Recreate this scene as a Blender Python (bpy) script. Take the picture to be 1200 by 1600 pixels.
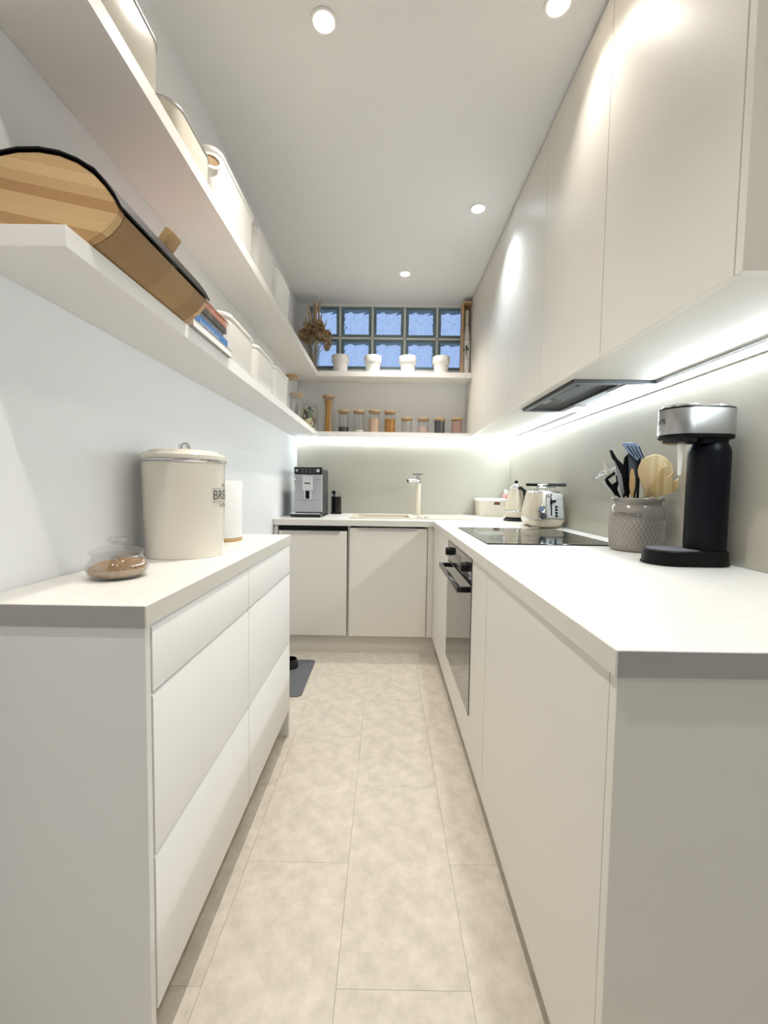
import bpy, bmesh, math, random
from mathutils import Vector, Matrix
random.seed(7)
for o in list(bpy.data.objects): bpy.data.objects.remove(o)
SC = bpy.context.scene; COL = SC.collection
R = math.radians; PI = math.pi

# ------------------------------------------------------------------ camera
FPX, PITCH, YAW, ROLL, EYE = 674.588, 3.1889, 0.2212, 0.8186, 1.1133
cd = bpy.data.cameras.new('camera'); cam = bpy.data.objects.new('camera', cd); COL.objects.link(cam)
cd.sensor_fit = 'VERTICAL'; cd.sensor_height = 36.0; cd.lens = FPX / 1600 * 36.0
cd.clip_start = 0.02
cam.matrix_world = (Matrix.Translation((0, 0, EYE)) @ Matrix.Rotation(R(YAW), 4, 'Z')
                    @ Matrix.Rotation(R(90 - PITCH), 4, 'X') @ Matrix.Rotation(R(ROLL), 4, 'Z'))
SC.camera = cam

# ------------------------------------------------------------------ world, exposure
w = bpy.data.worlds.new('dusk'); SC.world = w; w.use_nodes = True
bg = w.node_tree.nodes['Background']; bg.inputs[0].default_value = (0.32, 0.41, 0.58, 1); bg.inputs[1].default_value = .85
SC.view_settings.view_transform = 'Standard'; SC.view_settings.look = 'None'
SC.view_settings.gamma = 1; SC.view_settings.use_curve_mapping = False
SC.view_settings.exposure = 0.95
LAMP_W = 25.0          # watts of one ceiling spot
LED_E = 35.0           # emission of the LED strips

# ------------------------------------------------------------------ materials
def lin(c): return tuple((x/12.92 if x <= .04045 else ((x+.055)/1.055)**2.4) for x in c)
def hexc(h): return lin(tuple(int(h[i:i+2], 16)/255 for i in (0, 2, 4)))
M = {}
def mat(name, col, rough=.5, metal=0, bump=0, bscale=40, var=0, vscale=6, coat=0, emit=0, spec=.5, stretch=(1,1,1), alpha=1):
    m = bpy.data.materials.new(name); m.use_nodes = True; nt = m.node_tree; n = nt.nodes; b = n['Principled BSDF']
    c = hexc(col) if isinstance(col, str) else col
    b.inputs['Base Color'].default_value = (*c, 1); b.inputs['Roughness'].default_value = rough
    b.inputs['Metallic'].default_value = metal; b.inputs['Specular IOR Level'].default_value = spec
    b.inputs['Coat Weight'].default_value = coat; b.inputs['Coat Roughness'].default_value = .08
    if emit:
        b.inputs['Emission Color'].default_value = (*c, 1); b.inputs['Emission Strength'].default_value = emit
    if var or bump:
        tc = n.new('ShaderNodeTexCoord'); mp = n.new('ShaderNodeMapping'); mp.inputs['Scale'].default_value = stretch
        nt.links.new(tc.outputs['Object'], mp.inputs[0])
    if var:
        nz = n.new('ShaderNodeTexNoise'); nz.inputs['Scale'].default_value = vscale; nz.inputs['Detail'].default_value = 8
        nz.inputs['Roughness'].default_value = .65
        nt.links.new(mp.outputs[0], nz.inputs['Vector'])
        rp = n.new('ShaderNodeValToRGB'); rp.color_ramp.elements[0].position = .3; rp.color_ramp.elements[1].position = .7
        rp.color_ramp.elements[0].color = (*[x*(1-var) for x in c], 1)
        rp.color_ramp.elements[1].color = (*[min(1, x*(1+var*.6)) for x in c], 1)
        nt.links.new(nz.outputs[0], rp.inputs[0]); nt.links.new(rp.outputs[0], b.inputs['Base Color'])
    if bump:
        nb = n.new('ShaderNodeTexNoise'); nb.inputs['Scale'].default_value = bscale; nb.inputs['Detail'].default_value = 4
        nt.links.new(mp.outputs[0], nb.inputs['Vector'])
        bp = n.new('ShaderNodeBump'); bp.inputs['Strength'].default_value = bump; bp.inputs['Distance'].default_value = .01
        nt.links.new(nb.outputs[0], bp.inputs['Height']); nt.links.new(bp.outputs[0], b.inputs['Normal'])
    M[name] = m; return m
def glass(name, tint=(1, 1, 1), gloss=.08, rough=.02):
    m = bpy.data.materials.new(name); m.use_nodes = True; nt = m.node_tree; n = nt.nodes
    n.remove(n['Principled BSDF']); out = n['Material Output']
    tr = n.new('ShaderNodeBsdfTransparent'); tr.inputs[0].default_value = (*tint, 1)
    gl = n.new('ShaderNodeBsdfGlossy'); gl.inputs['Roughness'].default_value = rough
    lw = n.new('ShaderNodeLayerWeight'); lw.inputs[0].default_value = .25
    ma = n.new('ShaderNodeMath'); ma.operation = 'MULTIPLY_ADD'; ma.inputs[1].default_value = .75; ma.inputs[2].default_value = gloss; ma.use_clamp = True
    mx = n.new('ShaderNodeMixShader')
    nt.links.new(lw.outputs['Facing'], ma.inputs[0])
    pw = n.new('ShaderNodeMath'); pw.operation = 'POWER'; pw.inputs[1].default_value = 3
    nt.links.new(lw.outputs['Facing'], pw.inputs[0]); nt.links.new(pw.outputs[0], ma.inputs[0])
    nt.links.new(ma.outputs[0], mx.inputs[0]); nt.links.new(tr.outputs[0], mx.inputs[1]); nt.links.new(gl.outputs[0], mx.inputs[2])
    nt.links.new(mx.outputs[0], out.inputs[0]); M[name] = m; return m
def stripes(name, c1, c2, axis, scale, rough=.45, grain=60, stretch=(1,1,1), tilt=0):
    """laminated bamboo: wide staves of differing tone with fine grain"""
    m = bpy.data.materials.new(name); m.use_nodes = True; nt = m.node_tree; n = nt.nodes; b = n['Principled BSDF']
    b.inputs['Roughness'].default_value = rough
    tc = n.new('ShaderNodeTexCoord'); sp = n.new('ShaderNodeSeparateXYZ'); nt.links.new(tc.outputs['Object'], sp.inputs[0])
    mu = n.new('ShaderNodeMath'); mu.operation = 'MULTIPLY'; mu.inputs[1].default_value = scale
    sk = n.new('ShaderNodeMath'); sk.operation = 'MULTIPLY_ADD'; sk.inputs[1].default_value = tilt
    nt.links.new(sp.outputs['X'], sk.inputs[0]); nt.links.new(sp.outputs['XYZ'.index(axis)], sk.inputs[2]); nt.links.new(sk.outputs[0], mu.inputs[0])
    fl = n.new('ShaderNodeMath'); fl.operation = 'FLOOR'; nt.links.new(mu.outputs[0], fl.inputs[0])
    wn = n.new('ShaderNodeTexWhiteNoise'); wn.noise_dimensions = '1D'; nt.links.new(fl.outputs[0], wn.inputs['W'])
    mp = n.new('ShaderNodeMapping'); mp.inputs['Scale'].default_value = stretch; nt.links.new(tc.outputs['Object'], mp.inputs[0])
    nz = n.new('ShaderNodeTexNoise'); nz.inputs['Scale'].default_value = grain; nz.inputs['Detail'].default_value = 5; nt.links.new(mp.outputs[0], nz.inputs['Vector'])
    ad = n.new('ShaderNodeMath'); ad.operation = 'MULTIPLY_ADD'; ad.inputs[1].default_value = .45; nt.links.new(nz.outputs[0], ad.inputs[0])
    m2 = n.new('ShaderNodeMath'); m2.operation = 'MULTIPLY'; m2.inputs[1].default_value = .6; nt.links.new(wn.outputs[0], m2.inputs[0]); nt.links.new(m2.outputs[0], ad.inputs[2])
    rp = n.new('ShaderNodeValToRGB'); rp.color_ramp.elements[0].position = .1; rp.color_ramp.elements[1].position = .85
    rp.color_ramp.elements[0].color = (*hexc(c1), 1); rp.color_ramp.elements[1].color = (*hexc(c2), 1)
    nt.links.new(ad.outputs[0], rp.inputs[0]); nt.links.new(rp.outputs[0], b.inputs['Base Color']); M[name] = m; return m

mat('wall', 'f1f2f3', .85, bump=.05, bscale=150)
mat('ceiling', 'efeeec', .9)
mat('cabinet', 'e6e1d8', .42, spec=.4, bump=.02, bscale=300)
mat('cabinet_white', 'ebe9e5', .42, spec=.4)
mat('carcass', 'dedad2', .55)
mat('worktop', 'eae7e1', .35, var=.05, vscale=25, spec=.4)
mat('worktop_edge', 'ddd8cf', .45)
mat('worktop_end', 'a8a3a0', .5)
mat('splash', 'c3beb1', .5, var=.05, vscale=90, bump=.03, bscale=200)
mat('tile', 'dbd2c3', .5, var=.2, vscale=15, bump=.04, bscale=60)
mat('subfloor', 'b0a596', .9)
mat('shelf', 'efece8', .45)
mat('plinth', 'd9d3c8', .5)
mat('black_glass', '15161a', .06, spec=.6)
mat('oven_glass', '2a2b2e', .05, spec=.8, coat=.5)
mat('black', '060608', .42, spec=.2)
mat('black_matte', '0c0c0e', .7)
mat('black_gloss', '0b0b0d', .15)
mat('navy', '030510', .4, spec=.2)
mat('chrome', 'd8d8da', .12, metal=1)
mat('steel', 'b9b9bb', .32, metal=1, bump=.03, bscale=30, stretch=(1, 1, 40))
mat('alu', 'c4c4c6', .38, metal=1)
mat('silver', 'd4d5d7', .38, metal=.25)
mat('silver_shaded', 'b4b5b8', .4, metal=.25)  # silver darkened: shade around the spout cover put into the panel colour
mat('dark_grey', '3a3b3e', .45)
mat('mid_grey', '8a8b8e', .5)
mat('mat_grey', '6c6d72', .85, bump=.2, bscale=300)
mat('cream_enamel', 'e6e0d2', .22, coat=.4)
mat('cream_tin', 'e3dccb', .25, coat=.3)
mat('toaster_body', 'd2c7b2', .2, coat=.5)
mat('toaster_panel', 'c9cac9', .35, metal=.4)
mat('white_plastic', 'f1f0ec', .4)
mat('white_bin', 'f4f3ef', .5)
mat('white_ceramic', 'efeeeb', .35, bump=.1, bscale=60, stretch=(1, 1, 14))
mat('paper', 'f2f1ef', .9)
mat('pot_grey', '938d86', .22, coat=.4)
mat('pot_relief', 'aba49a', .3, coat=.2)
mat('letter_dark', '55504a', .6)
mat('letter_grey', '5c554d', .6)
mat('sink_beige', 'd8cfbd', .5, var=.04, vscale=150)
stripes('bamboo_end', 'a97c4c', 'd9b886', 'Z', 52, grain=25, stretch=(3, 1, 40), tilt=.2)
stripes('bamboo_front', '8f6d45', 'b08d5e', 'Y', 9, grain=25, stretch=(40, 3, 40))
stripes('bamboo', 'c9ab7c', 'e6d3ab', 'X', 70, grain=30, stretch=(40, 40, 4))
stripes('bamboo_dark', 'b5945f', 'd8bf8f', 'X', 70, grain=30, stretch=(40, 40, 4))
mat('wood', 'c9a472', .5, var=.18, vscale=18, stretch=(12, 12, 1))
mat('wood_lid', 'bd9c74', .55, var=.2, vscale=30)
mat('wood_box', 'cfae83', .55, var=.15, vscale=20, stretch=(8, 8, 1))
mat('pasta', 'd49a2c', .5, var=.15, vscale=40)
mat('pasta_dark', 'a86c18', .6)
mat('beans', '1d1b1c', .5, var=.3, vscale=120)
mat('rice', 'e9e1cf', .8, var=.1, vscale=200)
mat('oats', 'd8b79a', .85, var=.2, vscale=150)
mat('charcoal', '34363c', .7)
mat('cocoa', 'b0867a', .85, var=.12, vscale=20)
mat('seed', 'd9bdb0', .85, var=.3, vscale=160)
mat('sugar', 'bd9055', .9, var=.3, vscale=120, bump=.8, bscale=160)
mat('pink', 'e9b9ae', .6)
mat('coral', 'e8836f', .6)
mat('rose_wire', 'b67a5c', .3, metal=.8)
mat('blue_cover', '4f86c6', .4, var=.25, vscale=30)
mat('grey_cover', 'a9a6a3', .5, var=.2, vscale=25)
mat('photo_cover', '6a645e', .45, var=.6, vscale=22)
mat('green', '5f7a3c', .5); mat('lime', 'b7c25a', .5); mat('tea_cream', 'e2d6ae', .6); mat('tea_dark', '25372a', .5)
mat('tooth', '4a5058', .4); mat('blue_grey', '6f7d96', .4); mat('utensil_grey', '8b8d92', .4); mat('ivory', 'dcd6c6', .45)
mat('dry_brown', 'b29468', .9); mat('dry_tan', 'cdb28f', .9, var=.3, vscale=40); mat('dry_cream', 'e8d9c0', .9); mat('dry_dark', '5d4128', .9); mat('dry_pink', 'd6b69b', .9)
mat('block_edge', '9cb8bd', .35); mat('mortar', 'e9e7e3', .8)
mat('copper_dark', '6b3a22', .5)
mat('filter', '1c1d20', .5, metal=.6, bump=.4, bscale=250)
mat('hood_frame', '515255', .4, metal=.6)
mat('lens_glass', 'c9cdd2', .3)
glass('clear_glass', (.98, .985, .985), .09)
glass('bowl_glass', (.965, .97, .97), .16)
glass('bottle_glass', (.955, .965, .96), .09)
def emitter(name, col, s):
    m = bpy.data.materials.new(name); m.use_nodes = True; nt = m.node_tree; nt.nodes.remove(nt.nodes['Principled BSDF'])
    e = nt.nodes.new('ShaderNodeEmission'); e.inputs[0].default_value = (*col, 1); e.inputs[1].default_value = s
    nt.links.new(e.outputs[0], nt.nodes['Material Output'].inputs[0]); M[name] = m
emitter('led', (.82, .94, 1.0), LED_E)
emitter('lamp_warm', (1, .86, .66), 14); emitter('lamp_cold', (.78, .9, 1), 14)
# wavy glass of the window blocks
def block_glass():
    m = bpy.data.materials.new('block_glass'); m.use_nodes = True; nt = m.node_tree; n = nt.nodes; b = n['Principled BSDF']
    b.inputs['Base Color'].default_value = (.86, .92, 1, 1); b.inputs['Roughness'].default_value = .03
    b.inputs['Transmission Weight'].default_value = 1; b.inputs['IOR'].default_value = 1.45
    tc = n.new('ShaderNodeTexCoord'); nz = n.new('ShaderNodeTexNoise'); nz.inputs['Scale'].default_value = 22; nz.inputs['Detail'].default_value = 1
    nt.links.new(tc.outputs['Object'], nz.inputs['Vector'])
    bp = n.new('ShaderNodeBump'); bp.inputs['Strength'].default_value = 1; bp.inputs['Distance'].default_value = .032
    nt.links.new(nz.outputs[0], bp.inputs['Height']); nt.links.new(bp.outputs[0], b.inputs['Normal']); M['block_glass'] = m
block_glass()

# ------------------------------------------------------------------ mesh helpers
class B:
    def __init__(s): s.bm = bmesh.new()
    def face(s, vs):
        try: return s.bm.faces.new(vs)
        except ValueError: return None
    def box(s, x0, x1, y0, y1, z0, z1):
        v = [s.bm.verts.new(p) for p in ((x0,y0,z0),(x1,y0,z0),(x1,y1,z0),(x0,y1,z0),(x0,y0,z1),(x1,y0,z1),(x1,y1,z1),(x0,y1,z1))]
        for f in ((0,3,2,1),(4,5,6,7),(0,1,5,4),(1,2,6,5),(2,3,7,6),(3,0,4,7)): s.face([v[i] for i in f])
        return s
    def rings(s, rings, cap0=True, cap1=True, close=False):
        vr = [[s.bm.verts.new(p) for p in r] for r in rings]; n = len(vr[0])
        pairs = list(zip(vr, vr[1:])) + ([(vr[-1], vr[0])] if close else [])
        for a, b in pairs:
            for i in range(n):
                j = (i+1) % n; s.face([a[i], a[j], b[j], b[i]])
        if not close:
            if cap0: s.face(vr[0][::-1])
            if cap1: s.face(vr[-1])
        return s
    def lathe(s, prof, n=32, cx=0, cy=0, cap0=True, cap1=True, close=False):
        return s.rings([[(cx+max(r, 1e-4)*math.cos(2*PI*i/n), cy+max(r, 1e-4)*math.sin(2*PI*i/n), z) for i in range(n)] for r, z in prof], cap0, cap1, close)
    def loft(s, secs, k=6, cap0=True, cap1=True, close=False):
        """secs: (z, cx, cy, w, d, r) rounded rectangles"""
        out = []
        for z, cx, cy, w_, d, r in secs:
            ring = []; r = min(r, w_/2-1e-4, d/2-1e-4)
            for qx, qy, a0 in ((1, 1, 0), (-1, 1, 90), (-1, -1, 180), (1, -1, 270)):
                for t in range(k+1):
                    a = R(a0 + 90*t/k)
                    ring.append((cx+qx*(w_/2-r)+r*math.cos(a), cy+qy*(d/2-r)+r*math.sin(a), z))
            out.append(ring)
        return s.rings(out, cap0, cap1, close)
    def prism(s, pts, axis, a0, a1):
        def q(p, a): return {'x': (a, p[0], p[1]), 'y': (p[0], a, p[1]), 'z': (p[0], p[1], a)}[axis]
        return s.rings([[q(p, a0) for p in pts], [q(p, a1) for p in pts]])
    def tube(s, pts, r, n=8, close=False):
        pts = [Vector(p) for p in pts]; rr = r if isinstance(r, (list, tuple)) else [r]*len(pts); rings = []
        for i, p in enumerate(pts):
            if close: t = pts[(i+1) % len(pts)] - pts[i-1]
            else: t = pts[min(i+1, len(pts)-1)] - pts[max(i-1, 0)]
            t.normalize(); ref = Vector((0, 0, 1)) if abs(t.z) < .9 else Vector((1, 0, 0))
            a = t.cross(ref).normalized(); b = t.cross(a)
            rings.append([p + (a*math.cos(2*PI*k/n) + b*math.sin(2*PI*k/n))*rr[i] for k in range(n)])
        return s.rings(rings, close=close)
    def ball(s, c, r, u=10, v=6, sx=1, sy=1, sz=1):
        return s.rings([[(c[0]+sx*r*math.sin(PI*j/v)*math.cos(2*PI*i/u), c[1]+sy*r*math.sin(PI*j/v)*math.sin(2*PI*i/u), c[2]-sz*r*math.cos(PI*j/v)) for i in range(u)]
                        for j in [.02]+list(range(1, v))+[v-.02]])
    def xf(s, m):
        s.bm.transform(m); return s
    def move(s, x, y, z): return s.xf(Matrix.Translation((x, y, z)))
    flat = False
    def bevel(s, w_, seg=2):
        s.bm.normal_update(); ed = [e for e in s.bm.edges if len(e.link_faces) == 2 and e.calc_face_angle(0) > .6]
        bmesh.ops.bevel(s.bm, geom=ed, offset=w_, segments=seg, affect='EDGES', profile=.5); return s
    def obj(s, name, m, parent=None, world=False, smooth=True, ang=35, label=None, kind=None):
        bmesh.ops.recalc_face_normals(s.bm, faces=s.bm.faces[:])
        me = bpy.data.meshes.new(name)
        if parent is not None and world: s.bm.transform(parent.matrix_basis.inverted())
        s.bm.to_mesh(me); s.bm.free()
        if smooth and not s.flat:
            me.polygons.foreach_set('use_smooth', [True]*len(me.polygons)); me.set_sharp_from_angle(angle=R(ang))
        me.materials.append(M[m] if isinstance(m, str) else m)
        o = bpy.data.objects.new(name, me); COL.objects.link(o); o.parent = parent
        if label: o['label'] = label
        if kind: o['kind'] = kind
        return o
def tag(o, label, cat, group=None):
    o['label'] = label; o['category'] = cat
    if group: o['group'] = group
    return o
def thing(name, label, cat, loc=(0, 0, 0), rz=0, group=None):
    o = bpy.data.objects.new(name, None); COL.objects.link(o); o.empty_display_size = .05
    o.matrix_basis = Matrix.Translation(loc) @ Matrix.Rotation(rz, 4, 'Z'); return tag(o, label, cat, group)
def struct(o): o['kind'] = 'structure'; return o
def bx(*a, bev=0):
    b = B().box(*a); b.flat = True; return b.bevel(bev) if bev else b
def copy_tree(o, parent=None):
    c = o.copy(); COL.objects.link(c)
    if parent is not None: c.parent = parent
    for ch in list(o.children): copy_tree(ch, c)
    return c
def text_verts(s, size, extrude=.0):
    cu = bpy.data.curves.new('lettering', 'FONT'); cu.body = s; cu.size = size; cu.align_x = 'CENTER'; cu.extrude = extrude; cu.resolution_u = 3
    o = bpy.data.objects.new('lettering', cu); COL.objects.link(o); bpy.context.view_layer.update()
    me = bpy.data.meshes.new_from_object(o.evaluated_get(bpy.context.evaluated_depsgraph_get()))
    bpy.data.objects.remove(o); bpy.data.curves.remove(cu)
    bm = bmesh.new(); bm.from_mesh(me); bpy.data.meshes.remove(me); return bm
def wrap_text(s, size, rad, z, ang, cx=0, cy=0, lift=.0006):
    """lettering bent round a vertical cylinder; ang = direction (radians) of its middle"""
    b = B(); b.bm.free(); b.bm = text_verts(s, size)
    for v in b.bm.verts:
        a = ang + v.co.x / rad; v.co = Vector((cx+(rad+lift)*math.cos(a), cy+(rad+lift)*math.sin(a), z+v.co.y))
    return b

# ------------------------------------------------------------------ dimensions
XL, XR, YB, ZC, YR = -.740, 1.031, 3.597, 2.600, -2.3
# ================================================================== room shell
fl = bx(XL-.1, XR+.1, YR-.1, YB+.1, -.08, -.004).obj('floor', 'subfloor'); struct(fl)
tw, tl_ = .3, .655
tile_mesh = None
for ci, x0 in enumerate([-.995+.3*i for i in range(7)]):
    y = -2.39 + (0 if ci % 2 == 1 else .328) - .655*0
    off = .899 if ci % 2 == 1 else 1.222
    k0 = math.floor((YR - off)/tl_)
    for k in range(k0, 9):
        ya, yb = max(off+k*tl_, YR-.05), min(off+(k+1)*tl_, YB+.02); xa, xb = max(x0, XL-.02), min(x0+tw, XR+.02)
        if yb-ya < .02 or xb-xa < .02: continue
        t = bx(-(xb-xa)/2+.0003, (xb-xa)/2-.0003, -(yb-ya)/2+.0003, (yb-ya)/2-.0003, -.004, 0, bev=.0003).obj('floor_tile', 'tile', fl)
        t.location = ((xa+xb)/2, (ya+yb)/2, 0)
struct(bx(XL-.1, XR+.1, YR-.1, YB+.1, ZC, ZC+.1).obj('ceiling', 'ceiling'))
struct(bx(XL-.1, XL, YR-.1, YB+.1, -.08, ZC).obj('wall_left', 'wall'))
struct(bx(XR, XR+.1, YR-.1, YB+.1, -.08, ZC).obj('wall_right', 'wall'))
struct(bx(XL, XR, YR-.1, YR, -.08, ZC).obj('wall_rear', 'wall'))
# back wall with the opening for the glass blocks
WX0, WX1, WZ0, WZ1 = -.655, .925, 2.075, 2.588
wb = B(); wb.box(XL, XR, YB, YB+.1, -.08, WZ0).box(XL, WX0, YB, YB+.1, WZ0, ZC).box(WX1, XR, YB, YB+.1, WZ0, ZC).box(WX0, WX1, YB, YB+.1, WZ1, ZC)
struct(wb.obj('wall_back', 'wall'))
# glass block window
bxs = [-.648+.2635*i for i in range(6)]; bzs = [2.083, 2.340]; bw, bh = .248, .242
mo = B()
for z0, z1 in ((WZ0, 2.083), (2.325, 2.340), (2.582, WZ1)): mo.box(WX0, WX1, YB+.004, YB+.09, z0, z1)
for i in range(6): mo.box(bxs[i]-.0155 if i else WX0, bxs[i], YB+.004, YB+.09, WZ0, WZ1)
mo.box(bxs[5]+bw, WX1, YB+.004, YB+.09, WZ0, WZ1)
win = struct(mo.obj('window_1', 'mortar', smooth=False))
proto = None
for zi, z in enumerate(bzs):
    for i, x in enumerate(bxs):
        if proto is None:
            e = B(); t = .024
            e.box(-bw/2, bw/2, .002, .08, -bh/2, -bh/2+t).box(-bw/2, bw/2, .002, .08, bh/2-t, bh/2).box(-bw/2, -bw/2+t, .002, .08, -bh/2+t, bh/2-t).box(bw/2-t, bw/2, .002, .08, -bh/2+t, bh/2-t)
            proto = e.obj('glass_block', 'block_edge', win, smooth=False)
            bx(-bw/2, bw/2, -.004, .004, -bh/2, bh/2, bev=.003).obj('pane', 'block_glass', proto)
            bx(-bw/2+t, bw/2-t, .07, .076, -bh/2+t, bh/2-t).obj('pane', 'block_glass', proto)
            o = proto
        else:
            o = copy_tree(proto, win)
        o.location = (x+bw/2, YB+.008, z+bh/2)

# splashback panels
tag(bx(XR-.006, XR-.0005, .56, YB-.0065, .9005, 1.5235).obj('splashback', 'splash'), 'grey-beige splashback panel on the right wall behind hob and kettle', 'splashback')
tag(bx(XL+.0005, XR-.0065, YB-.006, YB-.0005, .9005, 1.5095).obj('splashback', 'splash'), 'beige splashback panel on the end wall behind the tap', 'splashback')

# ================================================================== ceiling downlights
def downlight(x, y, label, warm=True, power=1.0):
    t = thing('downlight', label, 'ceiling light', (x, y, ZC), group='recessed ceiling spots')
    B().lathe([(.031, 0), (.043, 0), (.043, -.004), (.040, -.007), (.034, -.006), (.031, 0)], 32, cap0=False, cap1=False).obj('trim_ring', 'white_plastic', t)
    B().lathe([(.0305, 0), (.0305, -.003), (.02, -.005), (0, -.006)], 24).obj('lens', 'lamp_warm' if warm else 'lamp_cold', t)
    ld = bpy.data.lights.new('spot', 'SPOT'); ld.energy = LAMP_W*power; ld.spot_size = R(116); ld.spot_blend = 1
    ld.color = (1, .945, .87) if warm else (.78, .90, 1); ld.shadow_soft_size = .025
    lo = bpy.data.objects.new('spot', ld); COL.objects.link(lo); lo.parent = t; lo.location = (0, 0, -.016)
downlight(-.22, 1.462, 'glowing warm ceiling spot nearest the shelves', power=1.35)
downlight(.505, 1.406, 'warm ceiling spot cut by the top edge beside the wall cupboards', power=.30)
downlight(.466, 2.374, 'cold bluish ceiling spot beside the wall cupboards', warm=False, power=.6)
downlight(.111, 3.079, 'small warm ceiling spot in front of the glass block window', power=1.2)
downlight(-.22, .35, 'ceiling spot over the near end of the kitchen on the shelf side', power=.95)
downlight(.45, .35, 'ceiling spot over the near end of the kitchen on the cupboard side', power=.4)
downlight(-.25, -1.0, 'added unseen fill spot behind the viewer on the shelf side', warm=False, power=.42)  # added fill, lifts the ambient with cool light from behind
downlight(.5, -1.0, 'added unseen fill spot behind the viewer on the cupboard side', warm=False, power=.42)  # second added fill, in place of cool light from the rear

# ================================================================== left drawer units and worktop
LX, LZ = -.416, .903
def drawer_unit(y0, y1, label, near, far):
    t = thing('drawer_cabinet', label, 'cabinet', (-.58, (y0+y1)/2, 0), group='shallow drawer cabinets')
    W = dict(parent=t, world=True)
    ya, yb = y0+(.0175 if near else 0), y1-(.0175 if far else 0)
    bx(XL+.002, LX-.020, ya, yb, .125, .863).obj('body', 'carcass', **W)
    if near: bx(XL+.002, LX-.002, y0, y0+.017, 0, .8625, bev=.001).obj('side_panel', 'cabinet_white', **W)
    if far: bx(XL+.002, LX-.002, y1-.017, y1, 0, .8625, bev=.001).obj('side_panel', 'cabinet_white', **W)
    for z0, z1 in ((.1255, .4275), (.4315, .7345), (.7385, .861)):
        f = B(); f.prism([(LX-.0195, z0), (LX, z0), (LX, z1-.006), (LX-.004, z1), (LX-.0195, z1)], 'y', ya+.0015, yb-.0015)
        f.bevel(.0008, 1).obj('drawer_front', 'cabinet_white', **W)
    bx(XL+.01, LX-.095, ya, yb, 0, .1245).obj('plinth', 'plinth', **W)
drawer_unit(.741, 1.3035, 'white shallow cabinet of three wide drawers under glass bowl and bread bin, nearer end', True, False)
drawer_unit(1.3042, 1.880, 'white shallow cabinet of three drawers at the far end beside the floor mat', False, True)
def slab(b, x0, x1, y0, y1, z0, z1): return b.box(x0, x1, y0, y1, z0, z1)
t = thing('worktop', 'short pale worktop on the drawer cabinets under the shelves', 'worktop', (-.58, 1.31, LZ-.04))
bx(XL+.002, LX+.0008, .7375, 1.886, LZ-.040, LZ, bev=.003).obj('slab', 'worktop', t, world=True)
bx(XL+.003, LX-.001, .7365, .7377, LZ-.0385, LZ-.0015).obj('end_edge', 'worktop_end', t, world=True)
bx(LX+.0006, LX+.0018, .738, 1.886, LZ-.0385, LZ-.0015).obj('front_edge', 'worktop_edge', t, world=True)

# ================================================================== L-shaped worktop
RX, RZ, RY0, BY = .3148, .900, .5713, 2.8186
SX0, SX1, SY0, SY1 = -.240, .600, 2.97, 3.45      # sink cut-out
t = thing('worktop', 'long pale L-shaped worktop with hob and sink set into it', 'worktop', (.3, 2.0, RZ-.039))
bx(RX, XR-.007, RY0, BY+.0, RZ-.039, RZ, bev=.003).obj('slab', 'worktop', t, world=True)
b = B(); Z0 = RZ-.039
b.box(XL+.002, XR-.007, BY+.0004, SY0, Z0, RZ).box(XL+.002, XR-.007, SY1, YB-.007, Z0, RZ).box(XL+.002, SX0, SY0, SY1, Z0, RZ).box(SX1, XR-.007, SY0, SY1, Z0, RZ)
b.obj('slab', 'worktop', t, world=True, smooth=False)
bx(RX+.001, XR-.008, RY0-.0008, RY0+.001, Z0+.0015, RZ-.0015).obj('end_edge', 'worktop_end', t, world=True)
bx(RX-.0008, RX+.0006, RY0+.002, BY-.001, Z0+.0015, RZ-.0015).obj('front_edge', 'worktop_edge', t, world=True)
bx(XL+.002, RX-.001, BY-.0008, BY+.0006, Z0+.0015, RZ-.0015).obj('front_edge', 'worktop_edge', t, world=True)

# ================================================================== right base run
DX = .3205
t = thing('base_cabinet', 'cream base cabinet with one wide plain door, nearest on the right', 'cabinet', (.65, .96, 0))
bx(DX+.0205, XR-.01, .606, 1.335, .12, .8605).obj('body', 'carcass', t, world=True)
bx(DX, DX+.019, .5995, 1.3355, .12, .858, bev=.001).obj('door', 'cabinet', t, world=True)
bx(DX, XR-.008, .5795, .598, .0, .8605, bev=.001).obj('end_panel', 'cabinet', t, world=True)
t = thing('oven_cabinet', 'cream oven housing with filler strip framing the built-in oven', 'cabinet', (.65, 1.76, 0))
bx(DX+.0205, XR-.01, 1.337, 1.3545, .12, .8605).obj('side_panel', 'carcass', t, world=True)
bx(DX+.0205, XR-.01, 2.1785, 2.196, .12, .8605).obj('side_panel', 'carcass', t, world=True)
bx(DX+.0205, XR-.01, 1.355, 2.178, .12, .137).obj('bottom', 'carcass', t, world=True)
f = B(); f.box(DX, DX+.019, 1.3385, 1.5645, .12, .858).box(DX, DX+.019, 1.5645, 2.1765, .12, .2655)
f.obj('front_frame', 'cabinet', t, world=True, smooth=False)
t = thing('corner_cabinet', 'cream blank corner panel between oven and sink door', 'cabinet', (.65, 2.5, 0))
bx(DX, DX+.019, 2.1775, 2.862, .12, .858, bev=.001).obj('front_panel', 'cabinet', t, world=True)
bx(DX+.0205, XR-.01, 2.197, 2.85, .12, .8605).obj('body', 'carcass', t, world=True)
tag(bx(DX+.048, DX+.064, .605, 2.872, 0, .1185).obj('plinth', 'plinth'), 'cream toe-kick board under the oven run', 'plinth')
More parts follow.
